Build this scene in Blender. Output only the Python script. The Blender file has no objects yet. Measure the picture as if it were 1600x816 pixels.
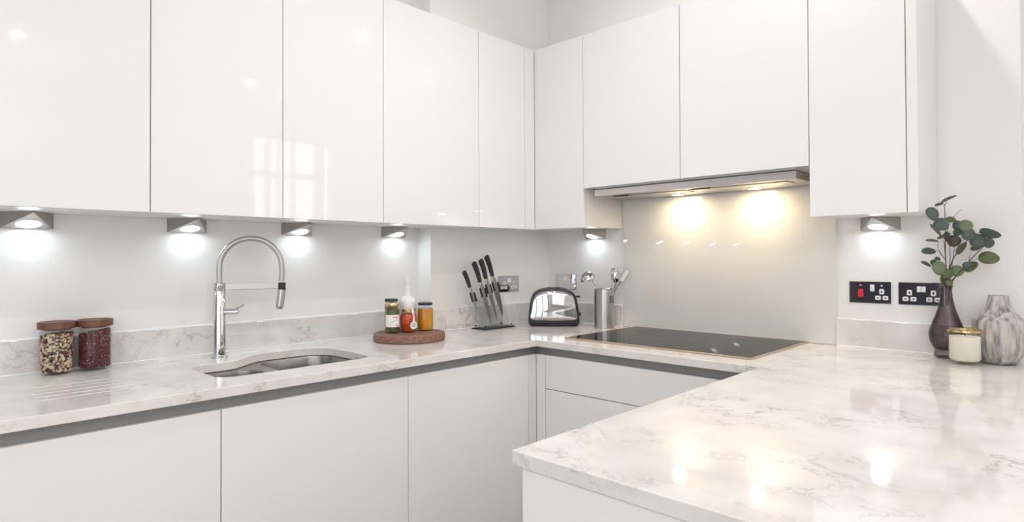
import bpy, bmesh, math, random
from mathutils import Vector, Matrix

# ------------------------------------------------------------------ camera, world, lights
SC = bpy.context.scene
COL = SC.collection
CAM = Vector((2.2352, -2.6507, 1.2565))
YAW, PITCH, ROLL, FPX, SHY = .7655, .0108, -.0042, 947.5078, 15.9973
_F = Vector((-math.sin(YAW)*math.cos(PITCH), math.cos(YAW)*math.cos(PITCH), math.sin(PITCH)))
_R = Vector((math.cos(YAW), math.sin(YAW), 0)); _U = _R.cross(_F)
_R, _U = _R*math.cos(ROLL)+_U*math.sin(ROLL), _U*math.cos(ROLL)-_R*math.sin(ROLL)
cd = bpy.data.cameras.new('camera'); cam = bpy.data.objects.new('camera', cd); COL.objects.link(cam)
m = Matrix.Identity(4)
for i in range(3):
    m[i][0], m[i][1], m[i][2], m[i][3] = _R[i], _U[i], -_F[i], CAM[i]
cam.matrix_world = m
cd.sensor_width = 36; cd.sensor_fit = 'HORIZONTAL'; cd.lens = FPX/1600*36; cd.shift_y = -SHY/1600; cd.clip_start = .02
SC.camera = cam
vs = SC.view_settings
vs.view_transform = 'Standard'; vs.look = 'None'; vs.gamma = 1; vs.use_curve_mapping = False; vs.exposure = 0.30

SC.cycles.transparent_max_bounces = 40
w = bpy.data.worlds.new('world'); SC.world = w; w.use_nodes = True
bg = w.node_tree.nodes['Background']; bg.inputs[0].default_value = (.86, .93, 1, 1); bg.inputs[1].default_value = 1.6

def area(name, loc, direction, sx, sy, power, color, shape='RECTANGLE', spread=180):
    l = bpy.data.lights.new(name, 'AREA'); l.shape = shape; l.size = sx
    if shape in ('RECTANGLE', 'ELLIPSE'): l.size_y = sy
    l.energy = power; l.color = color; l.spread = math.radians(spread)
    o = bpy.data.objects.new(name, l); COL.objects.link(o); o.location = loc
    o.rotation_euler = Vector(direction).to_track_quat('-Z', 'Y').to_euler()
    return o
# paned-window daylight, plus fill at invented windows behind and right of the camera
area('window_and_fill_light', (2.5, -5.12, 1.35), (0, 1, 0), 2.4, 2.3, 7, (.93, .96, 1.0))  # added fill from invented glazing, brightening the hob-side doors
area('window_and_fill_light', (4.16, -3.7, 1.5), (-1, 0, 0), 1.9, 1.9, 3, (.95, .97, 1.0))  # added fill from an invented window, lighting the sink-side doors
area('window_and_fill_light', (4.15, .45, 1.7), (-1, 0, 0), 1.25, 1.7, 11, (1, .97, .93))

# ------------------------------------------------------------------ materials
MATS = {}
def mat(name, color, rough=.5, metal=0, coat=0, emit=None, estr=0, spec=.5, aniso=0):
    if name in MATS: return MATS[name]
    mt = bpy.data.materials.new(name); mt.use_nodes = True
    b = mt.node_tree.nodes['Principled BSDF']
    b.inputs['Base Color'].default_value = (*color, 1)
    b.inputs['Roughness'].default_value = rough; b.inputs['Metallic'].default_value = metal
    b.inputs['Coat Weight'].default_value = coat; b.inputs['Coat Roughness'].default_value = .03
    b.inputs['Specular IOR Level'].default_value = spec
    if emit: b.inputs['Emission Color'].default_value = (*emit, 1); b.inputs['Emission Strength'].default_value = estr
    MATS[name] = mt; return mt
def nn(mt, t, **k):
    n = mt.node_tree.nodes.new(t)
    for a, v in k.items(): setattr(n, a, v)
    return n
def noise_mat(name, c1, c2, scale=8, rough=.5, detail=5, p0=.35, p1=.65, stretch=(1,1,1), bump=0, metal=0, coat=0):
    mt = mat(name, c1, rough, metal, coat)
    if mt.get('done'): return mt
    mt['done'] = 1; L = mt.node_tree.links; b = mt.node_tree.nodes['Principled BSDF']
    tc = nn(mt, 'ShaderNodeTexCoord'); mp = nn(mt, 'ShaderNodeMapping'); mp.inputs['Scale'].default_value = stretch
    no = nn(mt, 'ShaderNodeTexNoise'); no.inputs['Scale'].default_value = scale; no.inputs['Detail'].default_value = detail
    cr = nn(mt, 'ShaderNodeValToRGB'); e = cr.color_ramp.elements
    e[0].position, e[1].position = p0, p1; e[0].color, e[1].color = (*c1, 1), (*c2, 1)
    L.new(tc.outputs['Object'], mp.inputs[0]); L.new(mp.outputs[0], no.inputs['Vector']); L.new(no.outputs[0], cr.inputs[0]); L.new(cr.outputs[0], b.inputs['Base Color'])
    if bump:
        bp = nn(mt, 'ShaderNodeBump'); bp.inputs['Strength'].default_value = bump; bp.inputs['Distance'].default_value = .002
        L.new(no.outputs[0], bp.inputs['Height']); L.new(bp.outputs[0], b.inputs['Normal'])
    return mt
def quartz():
    mt = mat('quartz', (.80, .77, .735), .055)
    L = mt.node_tree.links; b = mt.node_tree.nodes['Principled BSDF']
    tc = nn(mt, 'ShaderNodeTexCoord')
    warp = nn(mt, 'ShaderNodeTexNoise'); warp.inputs['Scale'].default_value = 3.2; warp.inputs['Detail'].default_value = 5
    mix = nn(mt, 'ShaderNodeMixRGB', blend_type='ADD'); mix.inputs[0].default_value = .55
    L.new(tc.outputs['Object'], warp.inputs['Vector']); L.new(tc.outputs['Object'], mix.inputs[1]); L.new(warp.outputs['Color'], mix.inputs[2])
    # thin veins: where a noise crosses its middle value
    n1 = nn(mt, 'ShaderNodeTexNoise'); n1.inputs['Scale'].default_value = 5; n1.inputs['Detail'].default_value = 7; n1.inputs['Roughness'].default_value = .62
    L.new(mix.outputs[0], n1.inputs['Vector'])
    r1 = nn(mt, 'ShaderNodeValToRGB'); e = r1.color_ramp.elements
    e[0].position = .480; e[0].color = (0, 0, 0, 1); e[1].position = .520; e[1].color = (0, 0, 0, 1)
    x = e.new(.5); x.color = (1, 1, 1, 1)
    L.new(n1.outputs[0], r1.inputs[0])
    # patches where veins show
    n2 = nn(mt, 'ShaderNodeTexNoise'); n2.inputs['Scale'].default_value = 4.5; n2.inputs['Detail'].default_value = 3
    L.new(tc.outputs['Object'], n2.inputs['Vector'])
    r2 = nn(mt, 'ShaderNodeValToRGB'); r2.color_ramp.elements[0].position = .44; r2.color_ramp.elements[1].position = .66
    L.new(n2.outputs[0], r2.inputs[0])
    mu = nn(mt, 'ShaderNodeMath', operation='MULTIPLY'); L.new(r1.outputs[0], mu.inputs[0]); L.new(r2.outputs[0], mu.inputs[1])
    mu2 = nn(mt, 'ShaderNodeMath', operation='MULTIPLY'); mu2.inputs[1].default_value = .75; L.new(mu.outputs[0], mu2.inputs[0])
    # soft clouding
    n3 = nn(mt, 'ShaderNodeTexNoise'); n3.inputs['Scale'].default_value = 9; n3.inputs['Detail'].default_value = 8
    L.new(tc.outputs['Object'], n3.inputs['Vector'])
    r3 = nn(mt, 'ShaderNodeValToRGB'); r3.color_ramp.elements[0].position = .35; r3.color_ramp.elements[1].position = .7
    r3.color_ramp.elements[0].color = (.805, .775, .745, 1); r3.color_ramp.elements[1].color = (.70, .665, .64, 1)
    L.new(n3.outputs[0], r3.inputs[0])
    mc = nn(mt, 'ShaderNodeMixRGB'); mc.inputs[2].default_value = (.36, .35, .37, 1)
    L.new(mu2.outputs[0], mc.inputs[0]); L.new(r3.outputs[0], mc.inputs[1]); L.new(mc.outputs[0], b.inputs['Base Color'])
    return mt
def glass(name, tint, gloss=1.0, rough=0.0, ior=1.45):
    if name in MATS: return MATS[name]
    mt = bpy.data.materials.new(name); mt.use_nodes = True; L = mt.node_tree.links
    for n in list(mt.node_tree.nodes): mt.node_tree.nodes.remove(n)
    out = nn(mt, 'ShaderNodeOutputMaterial'); tr = nn(mt, 'ShaderNodeBsdfTransparent'); gl = nn(mt, 'ShaderNodeBsdfGlossy')
    tr.inputs[0].default_value = (*tint, 1); gl.inputs['Roughness'].default_value = rough
    fr = nn(mt, 'ShaderNodeFresnel'); fr.inputs[0].default_value = ior
    mx = nn(mt, 'ShaderNodeMixShader'); ge = nn(mt, 'ShaderNodeNewGeometry'); iv = nn(mt, 'ShaderNodeMath', operation='SUBTRACT'); iv.inputs[0].default_value = 1
    ml = nn(mt, 'ShaderNodeMath', operation='MULTIPLY'); L.new(ge.outputs['Backfacing'], iv.inputs[1]); L.new(iv.outputs[0], ml.inputs[0]); L.new(fr.outputs[0], ml.inputs[1])
    L.new(ml.outputs[0], mx.inputs[0]); L.new(tr.outputs[0], mx.inputs[1]); L.new(gl.outputs[0], mx.inputs[2]); L.new(mx.outputs[0], out.inputs[0])
    MATS[name] = mt; return mt
def emis(name, color, s):
    return mat(name, (0, 0, 0), .5, emit=color, estr=s)

GLOSSW = mat('gloss_white_lacquer', (.85, .846, .85), .03)
SATINW = mat('white_lacquer_base', (.84, .825, .815), .18)
CARC = mat('white_melamine', (.82, .81, .79), .35)
WALLM = noise_mat('wall_paint', (.865, .845, .825), (.845, .825, .805), 3, .6, 3)
CEILM = mat('ceiling_paint', (.86, .86, .86), .8)
FLOORM = noise_mat('oak_floor', (.40, .34, .28), (.32, .27, .22), 6, .35, 6, stretch=(1, 8, 1))
QZ = quartz()
SEAL = mat('white_sealant', (.93, .93, .92), .3)
ALU = mat('grey_aluminium', (.29, .29, .285), .45, .3)
CHROME = mat('chrome', (.66, .66, .67), .05, 1)
STEEL = noise_mat('brushed_steel', (.62, .60, .58), (.54, .52, .50), 60, .28, 3, stretch=(1, 1, .05), metal=1)
STEELD = noise_mat('sink_steel', (.38, .36, .34), (.31, .29, .275), 40, .32, 3, metal=1)
BRUSH = mat('satin_nickel', (.52, .50, .47), .36, 1)
LAMPB = mat('lamp_nickel', (.42, .39, .365), .42, .85)
HOODM = noise_mat('hood_steel', (.60, .57, .56), (.54, .51, .50), 30, .35, 3, stretch=(.1, 1, 1), metal=.85)
BLACK = mat('black_plastic', (.014, .014, .022), .3)
DARK = mat('dark_slot', (.01, .01, .012), .6)
BLKR = mat('black_rubber', (.018, .018, .022), .55)
HOBG = mat('black_hob_glass', (.012, .012, .015), .03, spec=.05)
HOBT = mat('hob_trim', (.62, .50, .38), .3, .9)
SPLASH = mat('back_painted_glass', (.735, .725, .69), .015, coat=0)
WALNUT = noise_mat('walnut', (.20, .085, .042), (.11, .045, .025), 30, .5, 6, stretch=(.4, 3, 3))
BOARDW = noise_mat('board_walnut', (.30, .165, .115), (.17, .085, .06), 22, .5, 6, stretch=(1, 5, 5))
CLEAR = glass('clear_glass', (.965, .975, .972))
ACRY = glass('clear_acrylic', (.93, .94, .95))
SMOKE = glass('smoky_plum_glass', (.80, .76, .79), ior=1.6)
_lw = nn(SMOKE, 'ShaderNodeLayerWeight'); _lw.inputs[0].default_value = .5
_mx = nn(SMOKE, 'ShaderNodeMixRGB'); _mx.inputs[1].default_value = (.80, .75, .77, 1); _mx.inputs[2].default_value = (.22, .17, .20, 1)
SMOKE.node_tree.links.new(_lw.outputs['Facing'], _mx.inputs[0])
SMOKE.node_tree.links.new(_mx.outputs[0], [n for n in SMOKE.node_tree.nodes if n.type == 'BSDF_TRANSPARENT'][0].inputs[0])
WHITEP = mat('white_plastic', (.86, .86, .86), .3)
REDP = mat('red_plastic', (.72, .01, .03), .3)
COOL = emis('cool_led', (.78, .92, 1), 38)
WARM = emis('warm_lamp', (1, .84, .58), 30)
DOWN = emis('downlight_lamp', (1, .96, .9), 14)

# ------------------------------------------------------------------ helpers
class MB:
    """collects shapes into one mesh"""
    def __init__(s): s.bm = bmesh.new()
    def _merge(s, b2, M=None):
        if M is not None: bmesh.ops.transform(b2, matrix=M, verts=b2.verts)
        me = bpy.data.meshes.new('t'); b2.to_mesh(me); b2.free(); s.bm.from_mesh(me); bpy.data.meshes.remove(me); return s
    def box(s, a, b, bev=0, M=None, seg=2):
        b2 = bmesh.new(); bmesh.ops.create_cube(b2, size=1)
        sc = [max(abs(b[i]-a[i]), 1e-5) for i in range(3)]; c = [(a[i]+b[i])/2 for i in range(3)]
        for v in b2.verts: v.co = Vector([v.co[i]*sc[i]+c[i] for i in range(3)])
        if bev: bmesh.ops.bevel(b2, geom=b2.edges[:], offset=min(bev, min(sc)*.49), segments=seg, profile=.5, affect='EDGES')
        return s._merge(b2, M)
    def prism(s, pts, axis, h0, h1, bev=0, M=None, seg=2):
        """polygon in the two other axes, extruded along axis"""
        b2 = bmesh.new(); n = len(pts)
        def P(p, h):
            q = [p[0], p[1]]; q.insert(axis, h); return Vector(q)
        lo = [b2.verts.new(P(p, h0)) for p in pts]; hi = [b2.verts.new(P(p, h1)) for p in pts]
        b2.faces.new(lo[::-1]); b2.faces.new(hi)
        for i in range(n): b2.faces.new((lo[i], lo[(i+1) % n], hi[(i+1) % n], hi[i]))
        bmesh.ops.recalc_face_normals(b2, faces=b2.faces[:])
        if bev:
            eg = [e for e in b2.edges if any(f.calc_area() > 0 and len(f.verts) == n for f in e.link_faces)] if n > 4 else b2.edges[:]
            bmesh.ops.bevel(b2, geom=eg, offset=bev, segments=seg, profile=.5, affect='EDGES')
        return s._merge(b2, M)
    def lathe(s, prof, n=40, c=(0, 0, 0), M=None, squash=(1, 1), rib=None):
        b2 = bmesh.new(); rings = []
        for j, (r, z) in enumerate(prof):
            if r < 1e-6: rings.append([b2.verts.new((c[0], c[1], c[2]+z))]); continue
            ring = []
            for i in range(n):
                a = 2*math.pi*i/n; rr = r*(rib(a, z) if rib else 1)
                ring.append(b2.verts.new((c[0]+rr*squash[0]*math.cos(a), c[1]+rr*squash[1]*math.sin(a), c[2]+z)))
            rings.append(ring)
        for A, B in zip(rings, rings[1:]):
            if len(A) == 1 and len(B) == 1: continue
            for i in range(n):
                k = (i+1) % n
                if len(A) == 1: b2.faces.new((A[0], B[i], B[k]))
                elif len(B) == 1: b2.faces.new((A[i], B[0], A[k]))
                else: b2.faces.new((A[i], A[k], B[k], B[i]))
        bmesh.ops.recalc_face_normals(b2, faces=b2.faces[:])
        return s._merge(b2, M)
    def cyl(s, r, z0, z1, c=(0, 0), n=32, bev=.0, M=None):
        if bev: pr = [(0, z0), (r-bev, z0), (r, z0+bev), (r, z1-bev), (r-bev, z1), (0, z1)]
        else: pr = [(0, z0), (r, z0), (r, z1), (0, z1)]
        return s.lathe(pr, n, (c[0], c[1], 0), M)
    def tube(s, pts, r, n=12, caps=True, flat=None, M=None):
        """sweep; r number or list; flat=(a,b) cross-section scale with fixed normal"""
        b2 = bmesh.new(); pts = [Vector(p) for p in pts]; rings = []; up = None
        for i, p in enumerate(pts):
            t = (pts[min(i+1, len(pts)-1)]-pts[max(i-1, 0)]).normalized()
            if up is None:
                up = Vector((0, 0, 1)) if abs(t.z) < .9 else Vector((1, 0, 0))
            x = t.cross(up).normalized(); y = x.cross(t).normalized(); up = y
            rr = r[i] if isinstance(r, (list, tuple)) else r
            fx, fy = flat if flat else (1, 1)
            rings.append([b2.verts.new(p+x*rr*fx*math.cos(2*math.pi*k/n)+y*rr*fy*math.sin(2*math.pi*k/n)) for k in range(n)])
        for A, B in zip(rings, rings[1:]):
            for k in range(n): b2.faces.new((A[k], A[(k+1) % n], B[(k+1) % n], B[k]))
        if caps: b2.faces.new(rings[0][::-1]); b2.faces.new(rings[-1])
        bmesh.ops.recalc_face_normals(b2, faces=b2.faces[:])
        return s._merge(b2, M)
    def poly(s, verts, faces, M=None):
        b2 = bmesh.new(); vv = [b2.verts.new(v) for v in verts]
        for f in faces: b2.faces.new([vv[i] for i in f])
        bmesh.ops.recalc_face_normals(b2, faces=b2.faces[:])
        return s._merge(b2, M)
    def build(s, name, material, parent=None, smooth=None):
        me = bpy.data.meshes.new(name); s.bm.to_mesh(me); s.bm.free()
        me.materials.append(material)
        if smooth is not None:
            me.polygons.foreach_set('use_smooth', [True]*len(me.polygons))
            me.set_sharp_from_angle(angle=math.radians(smooth))
        o = bpy.data.objects.new(name, me); COL.objects.link(o)
        if parent: o.parent = parent
        return o
def tag(o, label=None, cat=None, group=None, kind=None):
    for k, v in (('label', label), ('category', cat), ('group', group), ('kind', kind)):
        if v: o[k] = v
    return o
def thing(name, label, cat, loc=(0, 0, 0), rz=0, group=None):
    o = bpy.data.objects.new(name, None); COL.objects.link(o); o.location = loc; o.rotation_euler = (0, 0, rz)
    o.empty_display_size = .05
    return tag(o, label, cat, group)
def copy_tree(o, parent=None):
    c = o.copy(); COL.objects.link(c)
    if parent: c.parent = parent
    for ch in o.children: copy_tree(ch, c)
    return c
def rounded(x0, y0, x1, y1, r, n=6):
    out = []
    for cx, cy, a0 in ((x1-r, y1-r, 0), (x0+r, y1-r, 90), (x0+r, y0+r, 180), (x1-r, y0+r, 270)):
        for k in range(n+1):
            a = math.radians(a0+90*k/n); out.append((cx+r*math.cos(a), cy+r*math.sin(a)))
    return out
def spline(pts, sub=5, closed=False):
    pts = [Vector(p) for p in pts]; n = len(pts); out = []
    rng = range(n) if closed else range(n-1)
    for i in rng:
        g = (lambda k: pts[k % n]) if closed else (lambda k: pts[min(max(k, 0), n-1)])
        p0, p1, p2, p3 = g(i-1), g(i), g(i+1), g(i+2)
        for k in range(sub):
            t = k/sub
            out.append(.5*((2*p1)+(p2-p0)*t+(2*p0-5*p1+4*p2-p3)*t*t+(3*p1-p0-3*p2+p3)*t**3))
    if not closed: out.append(pts[-1])
    return out
def fill2d(loops, z):
    """planar face set with holes"""
    bm = bmesh.new(); es = []; rings = []
    for lp in loops:
        vv = [bm.verts.new((p[0], p[1], z)) for p in lp]; rings.append(vv)
        es += [bm.edges.new((vv[i], vv[(i+1) % len(vv)])) for i in range(len(vv))]
    bmesh.ops.triangle_fill(bm, edges=es, use_beauty=True, use_dissolve=False)
    return bm, rings
def slab_holes(outer, holes, z0, z1, grooves=()):
    """slab with through holes and shallow blind grooves in its top"""
    M = MB()
    bm, _ = fill2d([outer]+list(holes)+[g for g in grooves], z1); M._merge(bm)
    bm, _ = fill2d([outer]+list(holes), z0); M._merge(bm)
    for lp in [outer]+list(holes):
        n = len(lp)
        M.poly([(p[0], p[1], z0) for p in lp]+[(p[0], p[1], z1) for p in lp], [(i, (i+1) % n, n+(i+1) % n, n+i) for i in range(n)])
    for lp in grooves:
        n = len(lp); zb = z1-.0022
        cx = sum(p[0] for p in lp)/n
        M.poly([(cx+(p[0]-cx)*.45, p[1], zb) for p in lp]+[(p[0], p[1], z1) for p in lp], [(i, (i+1) % n, n+(i+1) % n, n+i) for i in range(n)]+[tuple(range(n))])
    bmesh.ops.remove_doubles(M.bm, verts=M.bm.verts, dist=1e-5)
    bmesh.ops.recalc_face_normals(M.bm, faces=M.bm.faces[:])
    return M

# ------------------------------------------------------------------ key dimensions (metres)
A0, XP, XC, YP = -.1737, -.076, -.0216, -.8126      # recessed left wall, pier face at its edge / at the corner
UX, UY, ZT, ZB, ZS, ZH = .1712, -.3327, 2.3169, 1.398, 1.402, 1.5833
WX, WY, PX, PY, ZW, ZU = .4938, -.6883, 1.4529, -1.8399, .90, .871
CEIL = 2.75; XR, YF = 4.0, -5.0; XE = 2.062
def pierx(y): return XP+(XC-XP)*(y-YP)/(-YP)

# ------------------------------------------------------------------ room shell
def struct(name, M, m, parent=None, label=None, smooth=None):
    o = M.build(name, m, parent, smooth)
    if not parent: o['kind'] = 'structure'
    return o
struct('floor', MB().box((-.4, -5.2, -.1), (4.3, 2.4, 0)), FLOORM)
DL = [(1.624, -.435), (1.624, -2.034), (3.22, -2.034), (3.23, -.50), (3.205, .62), (1.624, -3.5), (3.22, -3.5), (2.6, -4.4), (.98, -.95), (.98, -1.55)]
struct('ceiling', MB().box((-.4, -5.2, CEIL), (4.3, 2.4, CEIL+.1)), CEILM)
struct('wall_left', MB().prism([(-.4, -5.2), (A0, -5.2), (A0, YP), (XP, YP), (XC, 0), (XC, .2), (-.4, .2)], 2, 0, CEIL), WALLM)
struct('wall_back', MB().box((XC, 0, 0), (XE, .2, CEIL)).box((XE, .03, 0), (2.9, .2, CEIL)), WALLM)
struct('wall_far', MB().box((-.4, 2.2, 0), (4.3, 2.4, CEIL)).box((2.7, .2, 0), (2.9, 2.2, CEIL)), WALLM)
# right wall with a multi-paned window
wy0, wy1, wz0, wz1 = -.16, 1.06, .95, 2.50
struct('wall_right', MB().box((XR, -5.2, 0), (XR+.12, -4.65, CEIL)).box((XR, -2.75, 0), (XR+.12, wy0, CEIL)).box((XR, -4.65, 0), (XR+.12, -2.75, .55)).box((XR, -4.65, 2.45), (XR+.12, -2.75, CEIL)).box((XR, wy1, 0), (XR+.12, 2.4, CEIL)).box((XR, wy0, 0), (XR+.12, wy1, wz0)).box((XR, wy0, wz1), (XR+.12, wy1, CEIL)), WALLM)
win = thing('window_1', None, None); win['kind'] = 'structure'
def pxy(u): return -.119+(u-400)*1.142/160
fr = MB().box((XR+.02, wy0, wz0), (XR+.08, wy1, wz0+.05)).box((XR+.02, wy0, wz1-.05), (XR+.08, wy1, wz1)).box((XR+.03, wy0, 2.07), (XR+.07, wy1, 2.13))
for a, b in ((394, 399), (415, 422), (432, 437), (452, 458), (489, 504), (532, 545), (560, 566)):
    fr.box((XR+.02, max(wy0, pxy(a)), wz0), (XR+.08, min(wy1, pxy(b)), wz1))
fr.build('window_frame', mat('window_paint', (.8, .8, .78), .4), win)
MB().box((XR-.03, wy0-.04, wz0-.03), (XR+.08, wy1+.04, wz0)).build('window_sill', MATS['window_paint'], win)
w3 = thing('added_window_3', None, None); w3['kind'] = 'structure'  # unseen window added to carry fill light
fr = MB()
for k in range(3): fr.box((XR+.02, -4.65+.92*k, .55), (XR+.08, -4.59+.92*k, 2.45))
fr.box((XR+.02, -4.65, .55), (XR+.08, -2.75, .61)).box((XR+.02, -4.65, 2.39), (XR+.08, -2.75, 2.45))
fr.build('window_frame', MATS['window_paint'], w3)
# front wall (behind the camera) with glazed doors and a dark door, both invented
gx0, gx1, gz1 = 1.3, 3.7, 2.5
struct('wall_front', MB().box((-.4, YF-.1, 0), (gx0, YF, CEIL)).box((gx1, YF-.1, 0), (4.3, YF, CEIL)).box((gx0, YF-.1, gz1), (gx1, YF, CEIL)).box((gx0, YF-.1, 0), (gx1, YF, .2)), WALLM)
w2 = thing('added_window_2', None, None); w2['kind'] = 'structure'  # unseen glazing added for fill from behind the camera
fr = MB()
for k in range(4):
    x = gx0+(gx1-gx0-.06)*k/3; fr.box((x, YF-.08, .2), (x+.06, YF+.02, gz1))
fr.box((gx0, YF-.08, .2), (gx1, YF+.02, .26)).box((gx0, YF-.08, gz1-.06), (gx1, YF+.02, gz1))
fr.build('window_frame', mat('dark_frame_paint', (.05, .05, .06), .4), w2)
struct('added_dark_door', MB().box((.2, YF, 0), (1.1, YF+.05, 2.05), .004), mat('dark_door_paint', (.05, .05, .07), .4))  # dark door invented so the chrome has something dark to reflect
# skirting
struct('baseboard_front', MB().box((1.1, YF, 0), (4.0, YF+.015, .12)), SATINW)
struct('baseboard_right', MB().box((XR-.015, YF, 0), (XR, 2.2, .12)), SATINW)

# ceiling downlights: those mirrored in the doors, plus ones added for brightness
first = None
for i, (x, y) in enumerate(DL):
    lb = ['ceiling downlight over the hob side of the kitchen floor', 'added ceiling downlight over the end of the peninsula', 'ceiling downlight out to the right of the peninsula end', 'ceiling downlight right of the vases',
          'ceiling downlight in the room beyond the back wall', 'added ceiling downlight behind the camera, middle one', 'added ceiling downlight behind the camera, nearest the right wall', 'added ceiling downlight behind the camera, close to the front wall', 'added ceiling downlight over the aisle in front of the drawer unit', 'added ceiling downlight over the aisle in front of the sink'][i]
    if first is None:
        first = t = thing('downlight', lb, 'ceiling light', (x, y, CEIL), group='recessed ceiling downlights')
        MB().lathe([(.034, -.001), (.034, -.006), (.045, -.005), (.047, 0)], 32).build('trim_ring', WHITEP, t, 40)
        MB().cyl(.034, -.004, -.001).build('lamp_face', DOWN, t)
    else:
        t = copy_tree(first); t.location = (x, y, CEIL); t['label'] = lb
    area('downlight_light', (x, y, CEIL-.009), (0, 0, -1), .05, .05, (3.4, 3, 3, 3.4, 3, 3, 3, 3, 2.4, 3.2)[i], (1, .955, .91), 'DISK', 165)

# two made-up uplighters behind and right of the camera, bouncing fill off the ceiling
for i, (x, y, lb) in enumerate(((3.55, -4.5, 'added brass uplighter for ceiling bounce, far corner behind the camera'), (3.72, -2.45, 'added brass uplighter for ceiling bounce, against the right-hand wall'))):
    t = thing('fill_uplighter', lb, 'added fill lamp', (x, y, 0))
    MB().lathe([(0, 0), (.14, 0), (.14, .015), (.02, .025), (0, .025)], 32).build('base', HOBT, t, 40)
    MB().cyl(.011, .024, 1.78).build('pole', HOBT, t, 40)
    MB().lathe([(.02, 1.78), (.12, 1.83), (.17, 1.90), (.168, 1.90), (.118, 1.835), (.0, 1.79)], 36).build('lamp_shade', HOBT, t, 40)
    area('ceiling_bounce_light', (x, y, 1.87), (0, 0, 1), .2, .2, (15, 13)[i], (1, .965, .935), 'DISK', 170)

# LED strips invented on top of the wall cabinets to brighten ceiling and upper walls
for a, b, lb, rz in (((.07, -1.65), 2.3, 'LED strip added on top of the sink-side wall cabinets as fill', math.pi/2), ((1.0, -.20), 1.5, 'LED strip added on top of the hob-side wall cabinets as fill', 0)):
    t = thing('fill_strip', lb, 'fill light strip', (a[0], a[1], 2.3175), rz)
    MB().box((-b/2, -.008, 0), (b/2, .008, .006), .001).build('strip_body', WHITEP, t)
    o_ = area('fill_strip_light', (a[0], a[1], 2.3255), (0, 0, 1), b if not rz else .012, .012 if not rz else b, .85, (1, .965, .93))
    o_.rotation_euler = (math.pi, 0, 0)

# ------------------------------------------------------------------ wall cabinets
GAP = .0014
def door_box(ax, pos, a, b, z0, z1, t=.02):
    """ax 0: front face at x=pos, runs along y; ax 1: front face at y=pos (facing -y), runs along x"""
    M = MB()
    if ax == 0: M.box((pos-t, a+GAP, z0), (pos, b-GAP, z1), .0012)
    else: M.box((a+GAP, pos, z0), (b-GAP, pos+t, z1), .0012)
    return M
left = [(-2.92, -2.502, 'gloss white wall cabinet nearest the camera, over the bean jars and left'), (-2.502, -2.0851, 'gloss white wall cabinet at the left edge, over the two storage jars'),
        (-2.0851, -1.6682, 'gloss white wall cabinet above the tap, second from the left edge'), (-1.6682, -1.2483, 'gloss white wall cabinet left of the round board, third from the left edge'),
        (-1.2483, -.7226, 'widest gloss white left-run wall cabinet, above the round chopping board'), (-.7226, -.4071, 'narrow gloss white wall cabinet above the knife block')]
for y0, y1, lb in left:
    t = thing('wall_cabinet', lb, 'cabinet', (0, 0, 0))
    xb = A0+.001
    if y0 > YP: pts = [(pierx(y0)+.002, y0), (UX-.021, y0), (UX-.021, y1), (pierx(y1)+.002, y1)]
    elif y1 > YP: pts = [(xb, y0), (UX-.021, y0), (UX-.021, y1), (pierx(y1)+.002, y1), (XP+.002, YP-.001), (xb, YP-.001)]
    else: pts = [(xb, y0), (UX-.021, y0), (UX-.021, y1), (xb, y1)]
    pts = [(p[0], p[1]+(.0004 if p[1] == y0 else -.0004 if p[1] == y1 else 0)) for p in pts]
    MB().prism(pts, 2, ZS, ZT).build('carcass', CARC, t)
    door_box(0, UX, y0, y1, ZB, ZT).build('door', GLOSSW, t)
t = thing('corner_cabinet', 'gloss white corner wall cabinet where both cabinet runs meet', 'cabinet')
MB().prism([(pierx(-.4067)+.002, -.4067), (UX-.021, -.4067), (UX-.021, UY+.021), (.2, UY+.021), (.2, -.001), (XC+.002, -.001)], 2, ZS, ZT).build('carcass', CARC, t)
MB().box((UX-.02, -.4071+GAP, ZB), (UX, UY-.0006, ZT), .0012).build('filler_panel', GLOSSW, t)
t = thing('wall_cabinet', 'narrow white wall cabinet above the toaster, left of the hob recess', 'cabinet')
MB().box((.2015, UY+.021, ZS), (.4805, -.001, ZT)).build('carcass', CARC, t)
MB().box((UX+.0008, UY, ZB), (.4812-GAP, UY+.02, ZT), .0012).build('door', GLOSSW, t)
t = thing('hood_cabinet', 'shorter white double-door wall cabinet above the cooker hood', 'cabinet')
MB().box((.4815, UY+.021, ZH+.004), (1.4945, -.001, ZT)).build('carcass', CARC, t)
door_box(1, UY, .4812, .9863, ZH, ZT).build('door', GLOSSW, t)
door_box(1, UY, .9863, 1.4954, ZH, ZT).build('door', GLOSSW, t)
t = thing('wall_cabinet', 'white full-height wall cabinet right of the hob, above the cooker switch', 'cabinet')
MB().box((1.4958, UY+.021, ZS), (1.795, -.001, ZT)).build('carcass', CARC, t)
door_box(1, UY, 1.4954, 1.7955, ZB, ZT).build('door', GLOSSW, t)
MB().box((1.7965, UY, ZB), (1.8268, -.001, ZT), .001).build('end_panel', CARC, t)

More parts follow.
